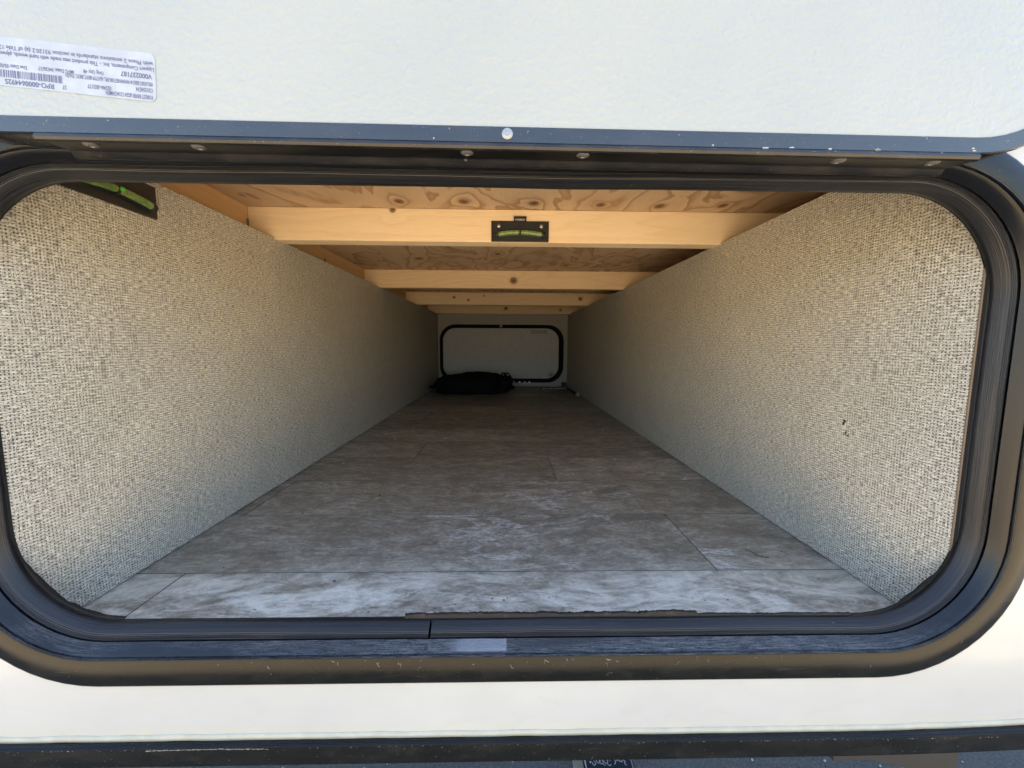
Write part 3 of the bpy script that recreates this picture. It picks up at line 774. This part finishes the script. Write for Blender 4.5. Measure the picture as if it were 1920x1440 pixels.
def bubble_level(tab=True, bubble_knob=False):
    """local: x along, -y towards the viewer, z up; origin at the bottom centre of the back"""
    root = empty('bubble_level')
    w_, h_ = 0.0555, 0.0385
    bm = bmesh.new(); bl(bm, -w_, w_, -0.0035, 0, 0, h_)
    link('back_plate', bm, M['plastic'], root, bevel=0.0006)
    curve = lambda t: Vector((t * 0.043, -0.0075, 0.0165 - 0.0045 * t * t))
    for s_ in (-1, 1):
        bm = bmesh.new()
        rot_tube(bm, [curve(s_ * (0.045 + 0.955 * i / 10)) for i in range(11)], 0.0047, 12)
        link('spirit_vial', bm, M['green'], root, smooth='auto')
        bm = bmesh.new(); bmesh.ops.create_uvsphere(bm, u_segments=12, v_segments=8, radius=0.0056, matrix=Matrix.Translation(curve(s_ * 1.03)))
        link('end_cap', bm, M['plastic'], root, smooth=True)
        if tab:
            bm = bmesh.new(); bmesh.ops.create_uvsphere(bm, u_segments=12, v_segments=8, radius=0.0037, matrix=Matrix.Translation((s_ * 0.041, -0.0036, 0.0290)) @ Matrix.Diagonal((1, 0.55, 1, 1)))
            link('screw', bm, M['steel'], root, smooth=True)
    bm = bmesh.new(); bl(bm, -0.0016, 0.0016, -0.0105, -0.0035, 0.0095, 0.0215); link('centre_post', bm, M['plastic'], root)
    bm = bmesh.new()
    for i in range(-6, 7):
        if i == 0: continue
        x = i * 0.0060; z = 0.0228 - 0.0045 * (x / 0.043) ** 2
        bl(bm, x - 0.0011, x + 0.0011, -0.0046, -0.0034, z - 0.0011, z + 0.0012)
    link('scale_marks', bm, M['matte'], root)['kind'] = 'stuff'
    bm = bmesh.new()
    rot_tube(bm, [curve(-1.02 + 2.04 * i / 16) + Vector((0, 0.002, -0.0052)) for i in range(17)], 0.0015, 8)
    link('vial_tray', bm, M['plastic'], root, smooth=True)
    if tab:
        bm = bmesh.new(); bl(bm, -0.0122, 0.0122, -0.0050, 0.0, h_ - 0.0006, h_ + 0.0085); t_ = link('top_tab', bm, M['plastic'], root, bevel=0.0005)
        bm = bmesh.new()
        me, wd = text_mesh('CAMCO', 1.0, bold=0.02)
        vs = [bm.verts.new((v.co.x / wd * 0.0150 - 0.0065 + v.co.y * 0.0008, -0.0053, h_ + 0.0006 + v.co.y * 0.0042)) for v in me.vertices]
        for p in me.polygons: bm.faces.new([vs[i] for i in p.vertices])
        q = [(-0.0100, 0.0022), (-0.0072, 0.0040), (-0.0078, 0.0022), (-0.0068, 0.0002)]
        bm.faces.new([bm.verts.new((a, -0.0053, h_ + b)) for a, b in q])
        link('tab_lettering', bm, M['white'], t_)
    if bubble_knob:
        bm = bmesh.new(); bmesh.ops.create_uvsphere(bm, u_segments=14, v_segments=8, radius=0.0028, matrix=Matrix.Translation((0.0035, -0.0108, 0.0172)))
        o = link('bubble', bm, simple('bright_green_bubble', (0.12, 0.50, 0.06), 0.2), root, smooth=True)
    return root
lv = bubble_level(); lv.location = V(0.0298, 0.7797, 0.1990)
tag(lv, 'black bubble level with curved green vial screwed to the front ceiling joist', 'level', 'bubble levels fixed inside the hold')
lv2 = bubble_level(False, True); lv2.location = V(WL + 0.0003, 0.4620, 0.1545); lv2.rotation_euler = (0, 0, R(90))
tag(lv2, 'black bubble level with green vial on the woven left wall under the hatch top', 'level', 'bubble levels fixed inside the hold')

# ------------------------------------------------------------------ things lying in the hold
bag = empty('bag', V(-0.18, 2.24, FZ)); tag(bag, 'crumpled black soft bag lying on the floor at the far end', 'bag')
bm = bmesh.new(); bmesh.ops.create_icosphere(bm, subdivisions=5, radius=1)
for v in bm.verts:
    c = v.co.copy()
    q = 1 + 0.22 * mn.noise(c * 1.8 + Vector((3, 1, 2))) + 0.12 * mn.noise(c * 4.5) + 0.05 * mn.noise(c * 12)
    sx = math.copysign(abs(c.x) ** 0.45, c.x); sy = math.copysign(abs(c.y) ** 0.75, c.y); sz = math.copysign(abs(c.z) ** 0.8, c.z)
    z = sz * 0.056 * q + 0.052 + (0.016 * max(0, 1 - abs(sx - 0.05) * 1.6) - 0.018 * max(0, -sx - 0.4)) * (sz > 0)
    v.co = V(-0.18 + sx * 0.212 * q, 2.26 + sy * 0.17 * q, FZ + max(0.001, z))
adopt(link('bag_body', bm, M['cloth'], smooth=True), bag)
for x0 in (0.0, 0.018):
    bm = bmesh.new(); rot_tube(bm, [V(x0 - 0.02 + 0.006 * i, 2.18 + 0.01 * math.sin(i * 1.3), FZ + 0.100 + 0.022 * math.sin(i * math.pi / 6)) for i in range(7)], 0.004, 8)
    adopt(link('strap', bm, M['cloth'], smooth=True), bag)
bar = empty('metal_bar', V(0.31, 2.44, FZ)); tag(bar, 'dark metal bar with pale worn edge lying across the floor at the far hatch', 'bar')
bm = bmesh.new(); box(bm, 0.232, 0.398, 2.430, 2.470, FZ + 0.0004, FZ + 0.012); adopt(link('bar_body', bm, M['matte'], bevel=0.001), bar)
bm = bmesh.new()
random.seed(4); x = 0.240
while x < 0.392:
    wdt = random.uniform(0.008, 0.02); box(bm, x, min(x + wdt, 0.396), 2.4290, 2.4299, FZ + 0.005, FZ + 0.010); x += wdt + random.uniform(0.002, 0.007)
o = adopt(link('worn_edge', bm, M['dull_white']), bar)
bm = bmesh.new(); box(bm, 0.372, 0.402, 2.475, 2.52, FZ + 0.0004, FZ + 0.038); adopt(link('end_block', bm, M['matte'], bevel=0.002), bar)
rod = empty('crank_rod', V(0.395, 2.3, FZ)); tag(rod, 'black rod with a bright steel tip lying along the foot of the right wall', 'rod')
bm = bmesh.new(); rot_tube(bm, [V(0.396, 2.42, FZ + 0.008), V(0.398, 2.25, FZ + 0.008), V(0.400, 2.105, FZ + 0.008)], 0.0070, 12); adopt(link('shaft', bm, M['matte'], smooth='auto'), rod)
bm = bmesh.new(); bmesh.ops.create_uvsphere(bm, u_segments=14, v_segments=10, radius=0.0125, matrix=Matrix.Translation(V(0.399, 2.085, FZ + 0.0130))); adopt(link('steel_tip', bm, M['steel'], smooth=True), rod)
# crumbs on the floor
random.seed(21); bm = bmesh.new()
spots = [(0.0, 0.398), (-0.012, 0.401), (0.004, 0.402), (0.02, 0.403), (-0.052, 0.392), (-0.066, 0.386), (0.05, 0.402), (-0.33, 0.62), (0.14, 0.52), (0.30, 0.41), (0.31, 0.405), (-0.14, 0.381), (-0.12, 0.381), (-0.155, 0.382), (0.22, 0.395), (-0.3, 0.40), (0.33, 0.40), (0.25, 0.43), (0.44, 0.45)]
spots += [(random.uniform(-0.4, 0.38), 0.36 + random.random() ** 2 * 0.9) for i in range(60)]
for x, d in spots:
    if not WL < x < WR: continue
    s_ = random.uniform(0.0003, 0.0011) * (1 if d < 0.6 else 1.4)
    v4 = [bm.verts.new(V(x + random.uniform(-2.2, 2.2) * s_, d + random.uniform(-1.4, 1.4) * s_, FZ + 0.0002 + random.uniform(0, 1.6) * s_)) for _ in range(5)]
    for f in ((0, 1, 2), (0, 2, 3), (0, 3, 4), (1, 2, 4), (2, 3, 4)):
        bm.faces.new([v4[i] for i in f])
o = link('crumbs', bm, M['dirt']); tag(o, 'dark crumbs of dirt scattered over the slate-look floor', 'dirt', kind='stuff')
# bent dry stalk near the right wall
st = bmesh.new(); rot_tube(st, [V(0.330, 0.500, FZ + 0.001), V(0.334, 0.492, FZ + 0.002), V(0.337, 0.484, FZ + 0.0015), V(0.343, 0.481, FZ + 0.001), V(0.349, 0.480, FZ + 0.001)], 0.0005, 5)
o = link('dry_stalk', st, simple('dry_stalk', (0.10, 0.07, 0.04), 0.8)); tag(o, 'thin bent dry stalk on the floor beside the right wall', 'stalk')

# ------------------------------------------------------------------ things on the ground under the moulding
pl = empty('lettered_panel', (0.25, 0.86, 0.0)); tag(pl, 'dark panel with scrawled white lettering lying on the asphalt under the camper', 'panel')
bm = bmesh.new(); box(bm, 0.198, 0.306, 0.70, 1.02, -CZ + 0.001, -CZ + 0.012); adopt(link('panel_board', bm, simple('dark_blue_board', (0.018, 0.026, 0.045), 0.4), bevel=0.001), pl)
bm = bmesh.new(); random.seed(9)
cpt = Vector((0.209, 0.829, 0.0128)); bm.faces.new([bm.verts.new(cpt + Vector((math.cos(a) * 0.0022, math.sin(a) * 0.0022, 0))) for a in [i * math.pi / 5 for i in range(10)]])
x = 0.217
while x < 0.300:
    a0 = random.uniform(0, 6); rr2 = random.uniform(0.0028, 0.0048); yy = 0.829 + random.uniform(-0.004, 0.007)
    pts = [Vector((x + rr2 * math.cos(a0 + 0.5 * k), yy + rr2 * 1.25 * math.sin(a0 + 0.5 * k), 0.0128)) for k in range(random.randint(6, 11))]
    for p, q in zip(pts[:-1], pts[1:]):
        t = (q - p).normalized(); n_ = Vector((-t.y, t.x, 0)) * 0.0007
        bm.faces.new([bm.verts.new(k) for k in (p + n_, p - n_, q - n_, q + n_)])
    x += rr2 * 1.5
o = adopt(link('white_lettering', bm, M['white']), pl)
for x in (0.1965, 0.3062):
    bm = bmesh.new(); box(bm, x, x + 0.0013, 0.70, 1.02, -CZ + 0.0012, -CZ + 0.0128); adopt(link('pale_edge', bm, M['dull_white']), pl)
bm = bmesh.new(); box(bm, 0.168, 0.192, 0.60, 1.05, -CZ + 0.001, -CZ + 0.007)
o = link('wood_strip', bm, M['jute'], bevel=0.001); tag(o, 'narrow tan wooden strip on the asphalt beside the lettered panel', 'wood strip')
# pale pebbles
random.seed(31); bm = bmesh.new()
for i in range(140):
    x, y = random.uniform(-0.9, 1.2), random.uniform(0.70, 1.0)
    if 0.15 < x < 0.31: continue
    bmesh.ops.create_icosphere(bm, subdivisions=1, radius=random.uniform(0.0012, 0.0034), matrix=Matrix.Translation((x, y, 0.001)))
o = link('pebbles', bm, M['dull_white']); tag(o, 'small pale pebbles scattered on the asphalt', 'pebbles', kind='stuff')
